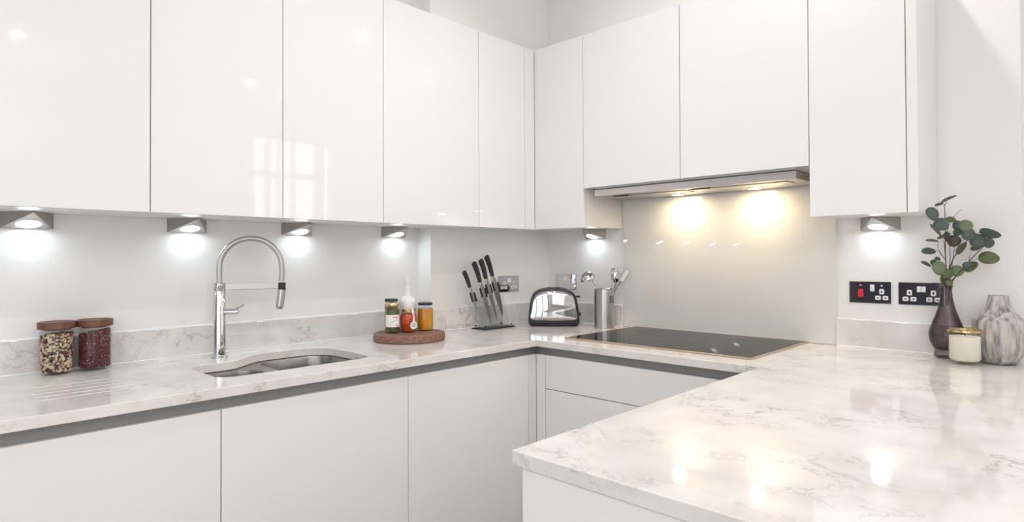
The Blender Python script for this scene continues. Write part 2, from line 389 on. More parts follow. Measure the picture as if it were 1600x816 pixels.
# ------------------------------------------------------------------ worktop with sink cut-out and drainer grooves
cut = [(.105,-1.948),(.085,-1.93),(.077,-1.90),(.077,-1.84),(.070,-1.795),(.045,-1.757),(.008,-1.715),(-.014,-1.68),(-.024,-1.64),(-.025,-1.55),(-.018,-1.49),(.010,-1.445),(.05,-1.42),(.10,-1.413),
       (.28,-1.413),(.33,-1.425),(.352,-1.455),(.358,-1.50),(.36,-1.70),(.36,-1.87),(.353,-1.92),(.33,-1.945),(.30,-1.952),(.15,-1.952)]
cutl = [(p.x, p.y) for p in spline([(a, b, 0) for a, b in cut], 3, True)]
e_ = .001
outer = [(A0+e_, -3.3), (WX, -3.3), (WX, WY), (PX, WY), (PX, PY), (2.36, PY), (2.36, -e_), (XC+e_, -e_), (XP+e_, YP-e_), (A0+e_, YP-e_)]
grooves = [rounded(x-.0042, -2.378, x+.0042, y1, .004, 3) for x, y1 in ((.115, -2.175), (.165, -2.165), (.218, -2.158), (.268, -2.15), (.315, -2.145))]
M = slab_holes(outer, [cutl], ZU, ZW, grooves)
wt = M.build('worktop', QZ)
tag(wt, 'pale veined quartz worktop running round three sides as one U', 'worktop')
bv = wt.modifiers.new('edge', 'BEVEL'); bv.width = .0022; bv.segments = 3; bv.limit_method = 'ANGLE'; bv.angle_limit = math.radians(60); bv.use_clamp_overlap = False

def upstand(pts_base, h, lb, ends=()):
    """pts_base: footprint polygon"""
    t = thing('upstand', lb, 'upstand')
    MB().prism(pts_base, 2, ZW+.0005, ZW+h, .0008, seg=1).build('stone_strip', QZ, t)
    return t
def bead(t, a, b, r=.0028):
    MB().tube([a, b], r, 8).build('sealant', SEAL, t, 60)
H, T = .1067, .0193
t = upstand([(A0+e_, -3.3), (A0+T, -3.3), (A0+T, YP-.0012), (A0+e_, YP-.0012)], H, 'long quartz upstand behind the storage jars and the tap')
bead(t, (A0+T+.001, -3.3, ZW+.002), (A0+T+.001, YP-.003, ZW+.002)); bead(t, (A0+.002, -3.3, ZW+H+.001), (A0+.002, YP-.003, ZW+H+.001))
t = upstand([(XP+e_, YP), (XP+T, YP), (XC+T, -T-e_), (XC+e_, -T-e_)], H, 'quartz upstand behind the knife block')
bead(t, (XP+T+.001, YP, ZW+.002), (XC+T+.001, -T-.003, ZW+.002), .0022); bead(t, (XP+.002, YP, ZW+H+.001), (XC+.002, -.003, ZW+H+.001), .0022)
t = upstand([(A0+T+.001, YP-.001), (XP+T, YP-.001), (XP+T, YP-T*.7), (A0+T+.001, YP-T*.7)], H, 'short quartz upstand return on the side of the pier')
t = upstand([(XC+T+.001, -e_), (.4882, -e_), (.4882, -T), (XC+T+.001, -T)], H, 'quartz upstand behind the toaster and utensil pot')
bead(t, (XC+T, -T-.001, ZW+.002), (.489, -T-.001, ZW+.002), .0022); bead(t, (XC+T, -.003, ZW+H+.001), (.489, -.003, ZW+H+.001), .0022)
bead(t, (.4886, -T+.001, ZW+.002), (.4886, -T+.001, ZW+H), .0014)
t = upstand([(1.495, -e_), (XE, -e_), (XE, -T), (1.495, -T)], H, 'quartz upstand below the two chrome sockets, behind the vases')
bead(t, (1.4925, -T-.001, ZW+.002), (XE, -T-.001, ZW+.002)); bead(t, (1.4925, -.004, ZW+H+.001), (XE, -.004, ZW+H+.001), .0024)
bead(t, (1.4945, -T+.001, ZW+.002), (1.4945, -T+.001, ZW+H), .0018)

sp = MB().box((.4905, -.0072, ZW+.001), (1.4925, -.001, 1.575), .0008).build('splashback', SPLASH)
tag(sp, 'tall off-white glass splashback behind the hob', 'splashback')

# ------------------------------------------------------------------ base units
DZ, DXF, DYF = .835, .474, -.668
base = [(-3.28, -2.64, 'white handleless base cabinet nearest the camera on the sink run'), (-2.64, -1.991, 'white handleless base cabinet under the drainer grooves'),
        (-1.991, -1.352, 'white handleless base cabinet under the sink'), (-1.352, -.717, 'white handleless base cabinet under the round chopping board')]
for y0, y1, lb in base:
    t = thing('base_cabinet', lb, 'cabinet')
    x0, x1 = A0+.002, DXF-.0245
    M = MB()
    if y0 > -1.5:
        yy = YP-.002
        M.box((x0, y0+.001, .1), (x1, y0+.018, ZU-.003)).box((x0, y0+.018, .1), (x1, yy, .118)).box((.02, y1-.019, .1), (x1, y1-.001, ZU-.003)).box((x0, y0+.018, .118), (x0+.01, yy, ZU-.003))
    else:
        M.box((x0, y0+.001, .1), (x1, y0+.018, ZU-.003)).box((x0, y1-.018, .1), (x1, y1-.001, ZU-.003)).box((x0, y0+.018, .1), (x1, y1-.018, .118)).box((x0, y0+.018, .118), (x0+.01, y1-.018, ZU-.003))
    # notch for the handle channel is left by the stile set back below it
    M.build('carcass', CARC, t)
    door_box(0, DXF, y0, y1, .13, DZ).build('door', SATINW, t)
t = thing('corner_base_unit', 'white corner filler of the base units below the worktop corner', 'cabinet')
MB().box((DXF-.02, -.717+GAP, .13), (DXF, DYF-.0005, DZ), .001).build('filler_panel', SATINW, t)
MB().box((DXF+.0005, DYF, .13), (.5255-GAP, DYF+.02, DZ), .001).build('filler_panel', SATINW, t)
t = thing('drawer_unit', 'white handleless drawer unit under the hob', 'drawers')
M = MB().box((.527, DYF+.0245, .1), (.545, -.03, ZU-.003)).box((1.407, DYF+.0245, .1), (1.4245, -.03, ZU-.003)).box((.545, DYF+.0245, .1), (1.407, -.03, .118)).box((.545, -.04, .118), (1.407, -.03, ZU-.003))
M.build('carcass', CARC, t)
for z0, z1 in ((.6925, DZ), (.42, .6895), (.13, .417)):
    MB().box((.5255+GAP, DYF, z0), (1.425-GAP, DYF+.02, z1), .0012).build('drawer_front', SATINW, t)
# shared rails sit just in front of the carcass edges, behind the door plane
for t_, o in ((0, 0),):
    t = thing('handle_channel', 'grey metal handle channel under the sink-run worktop edge', 'handle rail')
    MB().box((DXF-.0238, -3.28, .79), (DXF-.0206, DYF+.020, ZU-.001)).build('rail', ALU, t)
    t = thing('handle_channel', 'grey metal handle channel under the hob-side worktop edge', 'handle rail')
    MB().box((DXF-.0203, DYF+.0206, .79), (1.475, DYF+.0238, ZU-.001)).build('rail', ALU, t)
struct('trim_1', MB().box((A0+.3, -3.28, 0), (DXF-.05, -.6, .1)).box((A0+.3, -.62, 0), (1.48, -.1, .1)), SATINW)
t = thing('peninsula_base', 'white panelled peninsula base below the front worktop corner', 'cabinet')
MB().box((1.4763, -1.836, 0), (2.32, -1.812, ZU-.001), .0008).build('end_panel', SATINW, t)
MB().box((1.49, -1.811, .1), (2.31, -.70, ZU-.001)).box((1.49, -.70, .1), (2.31, -.03, ZU-.001)).build('carcass', CARC, t)
for a, b in ((-1.811, -1.25), (-1.25, -.70)):
    MB().box((1.4763, a+GAP, .13), (1.4893, b-GAP, DZ), .001).build('door', SATINW, t)

# ------------------------------------------------------------------ sink
t = thing('sink', 'undermounted one-and-a-half bowl stainless steel sink in the worktop', 'sink')
ctr = (.17, -1.68)
def off(lp, d):
    out = []; n = len(lp)
    for i in range(n):
        a, b = Vector(lp[i-1]), Vector(lp[(i+1) % n]); tn = (b-a).normalized(); out.append((lp[i][0]+tn.y*d, lp[i][1]-tn.x*d))
    return out
area2 = sum(cutl[i-1][0]*cutl[i][1]-cutl[i][0]*cutl[i-1][1] for i in range(len(cutl)))
deck = off(cutl, .014 if area2 > 0 else -.014)
mainb = rounded(-.013, -1.695, .352, -1.424, .075, 8); half = rounded(.105, -1.93, .34, -1.745, .07, 8)
zd = ZU-.0014
slab_holes(deck, [mainb, half], zd-.0015, zd).build('deck', STEELD, t, 30)
def bowl(lp, depth, name, drain):
    n = len(lp); cx = sum(p[0] for p in lp)/n; cy = sum(p[1] for p in lp)/n
    levels = [(1.0, 0), (.985, -.008), (.975, -depth*.5), (.965, -depth+.03), (.93, -depth+.01), (.85, -depth), (.3, -depth-.004), (.12, -depth-.004)]
    V = []; F = []
    for s_, dz in levels: V += [(cx+(p[0]-cx)*s_, cy+(p[1]-cy)*s_, zd-.0008+dz) for p in lp]
    for k in range(len(levels)-1):
        for i in range(n): F.append((k*n+i, k*n+(i+1) % n, (k+1)*n+(i+1) % n, (k+1)*n+i))
    F.append(tuple((len(levels)-1)*n+i for i in range(n)))
    b = MB().poly(V, F).build(name, STEELD, t, 50)
    MB().lathe([(0, .001), (.018, .001), (.03, .004), (.038, .002), (.04, 0)], 28, (cx, cy, zd-depth-.003)).build('drain', CHROME, b, 50)
bowl(mainb, .18, 'main_bowl', 1); bowl(half, .12, 'half_bowl', 1)

# ------------------------------------------------------------------ tap
tb = Vector((-.038, -1.806)); te = Vector((.045, -1.613)); dv = (te-tb); span = dv.length; ang = math.atan2(dv.y, dv.x)
t = thing('kitchen_tap', 'tall chrome tap with arched pull-out hose standing behind the sink', 'tap', (tb.x, tb.y, ZW), ang)
MB().lathe([(0, 0), (.028, 0), (.028, .004), (.026, .006), (.021, .007)], 40).build('base_flange', CHROME, t, 40)
MB().lathe([(.0208, .006), (.0208, .238), (.0200, .240), (.0208, .242), (.0208, .267), (.019, .269), (0, .269)], 40).build('body', CHROME, t, 40)
R_ = span/2; zc = .325
pts = [(0, 0, .268)]+[(0, 0, .268+(zc-.268)*k/4) for k in range(1, 4)]
pts += [(R_-R_*math.cos(math.pi*k/28), 0, zc+R_*1.0*math.sin(math.pi*k/28)) for k in range(29)]
pts += [(span+.001, 0, .30), (span-.001, 0, .27)]
hose = MB().tube(pts, .0098, 18).build('hose', BRUSH, t, 50)
ring = MB()
for i in range(len(pts)-1):
    a, b = Vector(pts[i]), Vector(pts[i+1]); nseg = max(1, int((b-a).length/.0026))
    for k in range(nseg):
        p = a.lerp(b, k/nseg); d = (b-a).normalized()
        ring.tube([p-d*.0006, p+d*.0006], .0101, 14, False)
ring.build('coil', BRUSH, t, 50)
MB().box((.012, -.006, .243), (span-.012, .006, .266), .0015).build('support_arm', BRUSH, t)
MB().lathe([(0, .238), (.0135, .238), (.0135, .264), (.012, .266), (0, .266)], 28, (span, 0, 0)).build('collar', BLKR, t, 40)
hd = Matrix.Translation((span, 0, .24)) @ Matrix.Rotation(math.radians(7), 4, 'Y')
sh = MB().lathe([(0, -.072), (.0115, -.072), (.013, -.069), (.014, -.06), (.0145, 0), (0, 0)], 28, M=hd).build('spray_head', STEEL, t, 40)
MB().box((.0095, -.004, .247), (.0225, .004, .262), .001).build('arm_clamp', BLACK, t)
la = Matrix.Translation((0, 0, .165)) @ Matrix.Rotation(math.radians(-20), 4, 'Z') @ Matrix.Rotation(math.radians(90), 4, 'Y')
vb = MB().lathe([(.010, .018), (.010, .044), (.0093, .0445), (.010, .045), (.010, .066), (.009, .067), (0, .067)], 24, M=la).build('valve_body', CHROME, t, 40)
lb_ = Matrix.Translation((0, 0, .165)) @ Matrix.Rotation(math.radians(-20), 4, 'Z')
MB().tube([(.052, 0, .006), (.060, 0, .012), (.078, 0, .018), (.086, 0, .026)], [.005, .005, .0045, .004], 10, flat=(1.3, .6), M=lb_).build('lever', CHROME, t, 50)

# ------------------------------------------------------------------ hob
t = thing('induction_hob', 'black glass hob with thin metal trim set on the worktop', 'hob')
hx0, hx1, hy0, hy1 = .5582, 1.382, -.5775, -.012
MB().box((hx0, hy1+.0, ZW+.0005), (hx1, hy1+.0035, ZW+.0065), .0008).box((hx0, hy0, ZW+.0005), (hx1, hy0+.0055, ZW+.0065), .001).box((hx0, hy0+.0055, ZW+.0005), (hx0+.0055, hy1, ZW+.0065), .001).box((hx1-.0055, hy0+.0055, ZW+.0005), (hx1, hy1, ZW+.0065), .001).build('trim_frame', HOBT, t)
MB().box((hx0+.0057, hy0+.0057, ZW+.0005), (hx1-.0057, hy1-.0002, ZW+.0058), .0004).build('glass_top', HOBG, t)
PRINT = mat('hob_print', (.03, .03, .034), .12, spec=.14)
for cx, cy, r in ((.73, -.20, .085), (.73, -.42, .10), (.97, -.30, .13), (1.22, -.20, .10), (1.22, -.42, .085)):
    MB().lathe([(r, .0), (r, .0003), (r+.0016, .0003), (r+.0016, 0)], 64, (cx, cy, ZW+.0057)).build('cooking_zone', PRINT, t)
for k in range(9): MB().box((.85+k*.028, -.556, ZW+.0057), (.858+k*.028, -.551, ZW+.0060)).build('touch_control', PRINT, t)

# ------------------------------------------------------------------ cooker hood
t = thing('cooker_hood', 'slim stainless pull-out cooker hood under the middle wall cabinet', 'extractor hood')
h0, h1, hf, hb = .52, 1.437, -.297, -.012
MB().box((h0, hf, 1.545), (h1, hf+.016, 1.5755), .0012).build('front_bar', HOODM, t)
MB().box((h0, hf+.0162, 1.5458), (h1, hb, 1.5755), .0012).build('body', HOODM, t)
MB().box((h0+.002, hf+.002, 1.5757), (h1-.002, hb, 1.5785)).build('gap_shadow_rail', DARK, t)  # dark strip painting the shadow gap above the front bar
MB().box((h0+.002, hf+.006, 1.5786), (h1-.002, hb, ZH+.0036)).build('slot_fill_block', CARC, t)  # pale block added to fill the dark slot so it looks lit
for a, b in ((h0+.05, .955), (.975, h1-.05)):
    f_ = MB().box((a, -.235, 1.5425), (b, -.150, 1.5453), .0008).build('grease_filter', STEEL, t)
    MB().box((a+.02, -.246, 1.5415), (a+.10, -.239, 1.5453)).build('filter_latch', DARK, t)
MB().box((.918, hf-.0012, 1.5595), (1.035, hf+.0005, 1.5665), .0004).build('control_strip', mat('control_strip', (.80, .80, .80), .2, .3), t)
for k in range(9): MB().box((.925+k*.0125, hf-.0018, 1.5612), (.931+k*.0125, hf-.0011, 1.5650)).build('push_button', mat('button_grey', (.35, .35, .37), .3), t)
MB().box((.885, hf-.0008, 1.5605), (.908, hf+.0005, 1.5645)).build('badge', BRUSH, t)
for x in (.846, 1.204):
    l_ = MB().lathe([(.026, .0), (.028, -.004), (.033, -.003), (.034, 0)], 32, (x, -.095, 1.5452)).build('lamp_ring', CHROME, t, 40)
    MB().cyl(.026, 1.5418, 1.5448, (x, -.095)).build('lamp_face', WARM, t)
    area('hood_light', (x, -.095, 1.5405), (0, .12, -1), .05, .05, .85, (1, .76, .45), 'DISK', 175)

# ------------------------------------------------------------------ triangular under-cabinet lights
tl = [('A', A0, -2.80, 'triangular under-cabinet light nearest the camera, left of the frame edge'), ('A', A0, -2.335, 'triangular nickel under-cabinet light above the bean jars, at the left edge'),
      ('A', A0, -1.87, 'triangular nickel under-cabinet light left of the tap arch'), ('A', A0, -1.444, 'triangular nickel under-cabinet light just right of the tap arch'),
      ('A', A0, -.96, 'triangular nickel under-cabinet light above the round chopping board'), ('B', .31, 0, 'triangular nickel under-cabinet light above the toaster and utensil pot'),
      ('B', 1.644, 0, 'triangular nickel under-cabinet light above the red cooker switch')]
first = None; hw, dep, hh = .0675, .118, .049
for k, a, b, lb in tl:
    if k == 'A': loc, rz = (a+.0008, b, ZS), 0
    else: loc, rz = (a, -.0008, ZS), -math.pi/2
    if first is None:
        first = t = thing('under_cabinet_light', lb, 'light', loc, rz, 'triangular lights under the wall cabinets')
        z0, z1 = -hh, -.0006
        MB().poly([(0, -hw, z1), (0, hw, z1), (dep, 0, z1), (0, -hw, z0), (0, hw, z0), (dep, 0, z1-.004), (.004, -hw+.003, z0), (.004, hw-.003, z0)],
                  [(0, 1, 2), (0, 3, 4, 1), (0, 2, 5, 6, 3), (1, 4, 7, 5, 2), (3, 6, 7, 4), (5, 7, 6)]).build('housing', LAMPB, t)
        n_ = Vector((0, 2*hw, 0)).cross(Vector((dep, 0, hh-.004)))
        if n_.z > 0: n_ = -n_
        n_.normalize(); ce = Vector((.036, 0, z0+(hh-.004)*.036/dep))
        q = n_.to_track_quat('Z', 'Y').to_matrix().to_4x4(); q.translation = ce
        MB().lathe([(.0265, .0006), (.0265, .0022), (.034, .0018), (.0345, 0)], 36, M=q).build('lamp_ring', CHROME, t, 40)
        MB().cyl(.0262, .0002, .0015, M=q).build('lamp_face', COOL, t)
        nl = n_.copy(); cl = ce+n_*.003
    else:
        t = copy_tree(first); t.location = loc; t.rotation_euler = (0, 0, rz); t['label'] = lb

# ------------------------------------------------------------------ sockets
def rrect(M, cx, cz, w_, h_, r, y0, y1):
    M.prism([(cx+px_, cz+pz_) for px_, pz_ in rounded(-w_/2, -h_/2, w_/2, h_/2, r, 4)], 1, y0, y1)
def socket(loc, rz, lb, cooker=False):
    t = thing('wall_socket', lb, 'socket', loc, rz)            # faces local -y, origin left bottom
    MB().box((0, -.0065, 0), (.146, -.0006, .086), .0022).build('plate', CHROME, t)
    y = -.0068
    def outlet(x):
        for dx, z, w_, h_ in ((0, .047, .016, .020), (-.0125, .0235, .0185, .016), (.0125, .0235, .0185, .016)):
            M = MB(); rrect(M, x+dx, z, w_, h_, .004, y-.0012, y); p = M.build('pin_insert', WHITEP, t)
            s = (.0045, .009) if dx == 0 else (.0075, .004)
            MB().box((x+dx-s[0]/2, y-.0018, z-s[1]/2), (x+dx+s[0]/2, y-.0013, z+s[1]/2)).build('pin_slot', DARK, p)
    def rocker(x, z, w_, h_, m_, nm='switch'):
        MB().box((x-w_/2, y-.0035, z-h_/2), (x+w_/2, y, z+h_/2), .0012).build(nm, m_, t)
    if cooker:
        rocker(.0407, .040, .017, .030, REDP); rocker(.081, .0605, .0135, .0255, WHITEP); outlet(.1125)
        MB().box((.036, y-.0008, .0675), (.0455, y, .0725)).build('neon', mat('neon_red', (.8, .15, .12), .3), t)
        MB().lathe([(.0, -.0014), (.0026, -.0014), (.0032, 0)], 14, M=Matrix.Translation((.1125, y, .070)) @ Matrix.Rotation(math.radians(-90), 4, 'X')).build('lamp_lens', WHITEP, t)
    else:
        outlet(.0365); outlet(.1105-.0)
        rocker(.0665, .0605, .0125, .021, WHITEP); rocker(.0805, .0605, .0125, .021, WHITEP)
    for x in (.008, .138):
        MB().lathe([(0, -.0012), (.0025, -.0012), (.003, 0)], 12, M=Matrix.Translation((x, y+.0002, .043)) @ Matrix.Rotation(math.radians(90), 4, 'X')).build('screw', BRUSH, t)
    return t
socket((1.5354, 0, 1.0722), 0, 'chrome cooker switch plate with red rocker and single socket', True)
socket((1.7015, 0, 1.0722), 0, 'chrome double socket just left of the purple vase')
socket((.034, 0, 1.0765), 0, 'double socket on the back wall, behind the toaster')
pa = math.atan2(-YP, XC-XP)
socket((pierx(-.385)+.0003, -.385, 1.0715), pa, 'double socket right of the knives, on the pier')

def atpx(u, v, z):
    d = _F+_R*((u-800)/FPX)-_U*((v-(408-SHY))/FPX); k = (z-CAM.z)/d.z; p = CAM+d*k; return p
def stand(u, v, r, z=.9335):
    p = atpx(u, v, z); h = Vector((p.x-CAM.x, p.y-CAM.y)).normalized(); return (p.x+h.x*r, p.y+h.y*r, z+.0006)
# ------------------------------------------------------------------ storage jars with pulses
def storage_jar(loc, lb, clb, mats, fill, seed, size, ccat):
    t = thing('storage_jar', lb, 'jar', loc)
    sq = (.98, 1.0); r = .0468
    MB().lathe([(0, .001), (r-.006, .0005), (r-.001, .004), (r, .012), (r, .124), (r-.003, .133), (r-.008, .1365), (r-.008, .139), (r-.0105, .139), (r-.0105, .136), (r-.0055, .131), (r-.003, .123), (r-.003, .014), (r-.008, .0085), (0, .0085)], 48, squash=sq).build('glass_body', CLEAR, t, 50)
    l_ = MB().lathe([(0, .1365), (r-.011, .1365), (r-.011, .1405), (r+.0015, .1405), (r+.003, .142), (r+.003, .160), (r+.0015, .162), (r-.008, .162), (r-.010, .1605), (0, .1605)], 48, squash=sq).build('lid', WALNUT, t, 40)
    random.seed(seed); sl_ = .002 if seed == 3 else .010
    V = []; F = []; MI = []
    ico = bmesh.new(); bmesh.ops.create_icosphere(ico, subdivisions=1, radius=1)
    iv = [v.co.copy() for v in ico.verts]; fi = [[v.index for v in f.verts] for f in ico.faces]; ico.free()
    ri = r-.0042
    def put(p, s_, mi):
        Q = Matrix.Rotation(random.uniform(0, 6.28), 3, 'X') @ Matrix.Rotation(random.uniform(0, 6.28), 3, 'Z')
        n0 = len(V)
        for v in iv: V.append(tuple(Q @ Vector((v.x*s_[0], v.y*s_[1], v.z*s_[2]))+p))
        for f in fi: F.append([n0+k for k in f]); MI.append(mi)
    z = .0125; st = size*1.25
    while z < fill+.0:
        na = int(2*math.pi*ri/st)
        for k in range(na):
            a = 2*math.pi*(k+random.random()*.6)/na
            tilt = fill-z
            lim = fill-.006+sl_*math.cos(a-.9)
            if z > lim: continue
            s0 = size*random.uniform(.75, 1.15); rr = ri-s0*.75
            put(Vector((rr*math.cos(a)*sq[0], rr*math.sin(a), z+random.uniform(-.3, .3)*size)), (s0, s0*random.uniform(.6, .85), s0*random.uniform(.55, .8)), random.choices(range(len(mats)), [m_[1] for m_ in mats])[0])
        z += st*.62
    for k in range(int(260*(.006/size))):
        a = random.uniform(0, 6.28); q_ = math.sqrt(random.random())*(ri-size)
        put(Vector((q_*math.cos(a), q_*math.sin(a), fill-.010+sl_*math.cos(a-.9)*q_/ri+random.uniform(0, .3)*size)), (size, size*.7, size*.65), random.choices(range(len(mats)), [m_[1] for m_ in mats])[0])
    # dark inner body painting the shade between beans, so nothing shows through
    n0 = len(V); n = 24
    for zz, s_ in ((.0118, ri-.010), (fill-.014, ri-.010)):
        for k in range(n): V.append((s_*math.cos(2*math.pi*k/n), s_*math.sin(2*math.pi*k/n), zz))
    G_ = len(mats)
    for k in range(n): F.append([n0+k, n0+(k+1) % n, n0+n+(k+1) % n, n0+n+k]); MI.append(G_)
    F.append([n0+n+k for k in range(n)]); MI.append(G_); F.append([n0+k for k in range(n)][::-1]); MI.append(G_)
    me = bpy.data.meshes.new('pulses'); me.from_pydata(V, [], F)
    for m_, _ in mats: me.materials.append(m_)
    me.materials.append(mat('bean_gap_shade', (.03, .014, .012), .8))  # dark colour standing in for shade in the gaps
    me.polygons.foreach_set('material_index', MI); me.polygons.foreach_set('use_smooth', [True]*len(F))
    o = bpy.data.objects.new('dried_beans', me); COL.objects.link(o); o.location = loc
    tag(o, clb, ccat, kind='stuff')
bean = [(mat('bean_cream', (.72, .58, .40), .4), 6), (mat('bean_tan', (.50, .32, .19), .4), 3), (mat('bean_dark', (.05, .022, .02), .35), 4.5), (mat('bean_red', (.20, .035, .025), .35), 2), (mat('bean_green', (.62, .56, .34), .4), 1.5)]
adz = [(mat('adzuki', (.075, .008, .012), .22), 5), (mat('adzuki_mid', (.17, .022, .03), .22), 4), (mat('adzuki_light', (.40, .13, .12), .3), .8)]
_a = stand(89, 586, .0475, ZW); _a = (-.1035, _a[1]-.004); storage_jar((_a[0], _a[1], ZW), 'glass storage jar with walnut lid, the left one, holding mixed beans', 'mixed cream, brown and black beans in the left jar', bean, .130, 3, .0068, 'beans')
storage_jar((_a[0], _a[1]+.1005, ZW), 'glass storage jar with walnut lid, the right one, holding dark red beans', 'small dark red beans in the right jar', adz, .131, 5, .0045, 'beans')

# ------------------------------------------------------------------ round board and what stands on it
bc = (.083, -1.057)
t = thing('chopping_board', 'thick round walnut chopping board carrying the preserve jars', 'chopping board', (bc[0], bc[1], ZW), .6)
MB().lathe([(0, .001), (.150, .001), (.153, .004), (.154, .016), (.153, .030), (.150, .033), (.138, .033), (.1355, .0305), (.132, .0305), (.1295, .033), (0, .033)], 80).build('board', BOARDW, t, 35)
ZD = ZW+.0335
FACE = math.atan2(CAM.y-bc[1], CAM.x-bc[0])
GOLD = mat('gold_lid', (.74, .58, .28), .2, 1); NAVY = mat('dark_lid', (.018, .018, .045), .3)
def labelpatch(r, a0, a1, z0, z1, m_, parent, name='paper_label', n=14, rr=.0006):
    V = []; F = []
    for z in (z0, z1):
        for k in range(n+1):
            a = a0+(a1-a0)*k/n; V.append(((r+rr)*math.cos(a), (r+rr)*math.sin(a), z))
        for k in range(n+1):
            a = a0+(a1-a0)*k/n; V.append(((r+rr*.2)*math.cos(a), (r+rr*.2)*math.sin(a), z))
    N = n+1
    for k in range(n):
        F += [(k, k+1, 2*N+k+1, 2*N+k), (N+k, 3*N+k, 3*N+k+1, N+k+1), (k, N+k, N+k+1, k+1), (2*N+k, 2*N+k+1, 3*N+k+1, 3*N+k)]
    F += [(0, 2*N, 3*N, N), (n, N+n, 3*N+n, 2*N+n)]
    return MB().poly(V, F).build(name, m_, parent, 40)
# green jar (front left)
GREEN = noise_mat('olive_pesto', (.10, .115, .025), (.045, .07, .02), 160, .4, 3)
loc = stand(613.5, 521.3, .0295)
t = thing('preserve_jar', 'jar of green preserve with gold lid and white label, front left on board', 'jar', loc, FACE)
MB().lathe([(0, 0), (.026, 0), (.0288, .003), (.0295, .008), (.0295, .104), (.0275, .111), (.0255, .1145), (.0255, .120), (.0235, .120), (.0235, .114), (.0275, .104), (.0283, .008), (0, .004)], 40).build('glass_body', CLEAR, t, 50)
MB().lathe([(0, .0045), (.0275, .0045), (.0278, .010), (.0278, .100), (0, .100)], 36).build('contents', GREEN, t, 50)
MB().lathe([(0, .1155), (.0275, .1155), (.028, .117), (.028, .127), (.0265, .129), (.024, .1285), (0, .1285)], 40).build('lid', GOLD, t, 40)
PAPER = mat('paper', (.86, .85, .83), .6); INKR = mat('ink_red', (.65, .10, .08), .6); INKG = mat('ink_green', (.10, .30, .10), .6); INKD = mat('ink_dark', (.14, .10, .10), .6)
pl_ = labelpatch(.0295, -1.75, 1.25, .026, .078, PAPER, t)
labelpatch(.0295, .05, .85, .066, .0695, INKR, pl_, 'red_print', rr=.0009)
labelpatch(.0295, .45, .85, .032, .035, INKR, pl_, 'red_print', rr=.0009)
for k in range(6):
    a = -.35+k*.17; labelpatch(.0295, a, a+.15, .038+.0055*k**.75, .0405+.0055*k**.75, INKG, pl_, 'green_print', 2, .0009)
# tall jar behind it
loc2 = (loc[0]-.061*math.cos(FACE)-.004, loc[1]-.061*math.sin(FACE)-.006, loc[2])
t = thing('preserve_jar', 'taller jar with dark blue lid, behind the green jar', 'jar', loc2, FACE)
MB().lathe([(0, 0), (.027, 0), (.030, .003), (.0305, .008), (.0305, .118), (.0285, .125), (.0265, .128), (.0265, .134), (.0245, .134), (.0245, .127), (.0288, .118), (.0293, .008), (0, .004)], 40).build('glass_body', CLEAR, t, 50)
HON = mat('amber_oil', (.40, .22, .03), .15)
MB().lathe([(0, .0045), (.0287, .0045), (.0287, .116), (0, .116)], 36).build('contents', noise_mat('pickle', (.40, .25, .06), (.16, .12, .03), 90, .3, 3), t, 50)
MB().lathe([(0, .130), (.0285, .130), (.029, .131), (.029, .140), (.0275, .142), (.025, .1412), (0, .1412)], 40).build('lid', NAVY, t, 40)
# red jar with lollipop seal
loc = stand(638.5, 520.2, .030)
REDJ = noise_mat('chilli_preserve', (.72, .10, .01), (.40, .03, .008), 110, .35, 3)
t = thing('preserve_jar', 'round-bellied jar of orange-red preserve with gold lid, front middle of board', 'jar', loc, FACE); t.scale = (1.09, 1.09, 1)
MB().lathe([(0, 0), (.023, 0), (.0255, .003), (.027, .010), (.033, .040), (.0345, .056), (.0335, .070), (.029, .082), (.0245, .087), (.0245, .093), (.0225, .093), (.0225, .086), (.033, .056), (.026, .011), (0, .004)], 40).build('glass_body', CLEAR, t, 60)
MB().lathe([(0, .0045), (.0225, .0045), (.0252, .011), (.031, .040), (.0325, .056), (.0315, .069), (.027, .080), (0, .082)], 36).build('contents', REDJ, t, 60)
MB().lathe([(0, .088), (.0255, .088), (.026, .0895), (.026, .0985), (.0245, .100), (.022, .0995), (0, .0995)], 40).build('lid', GOLD, t, 40)
sa = .62
S = Matrix.Rotation(sa, 4, 'Z')
M = MB(); M.prism([(.0165*math.cos(k*math.pi/12), .031+.0165*math.sin(k*math.pi/12)) for k in range(24)], 0, .0335, .0345, M=S)
M.poly([(.0262, -.005, .101), (.0262, .005, .101), (.0275, .005, .094), (.0275, -.005, .094), (.0365, .005, .066), (.0365, -.005, .066), (.0346, .006, .044), (.0346, -.006, .044)], [(0, 1, 2, 3), (3, 2, 4, 5), (5, 4, 6, 7)], M=S)
sl = M.build('paper_seal', PAPER, t)
M = MB()
for k, (a, z, w_) in enumerate(((0, .037, .016), (0, .031, .019), (0, .0255, .014))): M.box((.0345, -w_/2, z), (.0349, w_/2, z+.0022), M=S)
M.build('dark_print', INKD, sl)
M = MB()
for k in range(4): M.box((.0370-.0002*abs(k-2), -.002, .062+k*.007), (.0378-.0028*(k/4), .002, .066+k*.007), M=S)
M.build('red_print', INKR, sl)
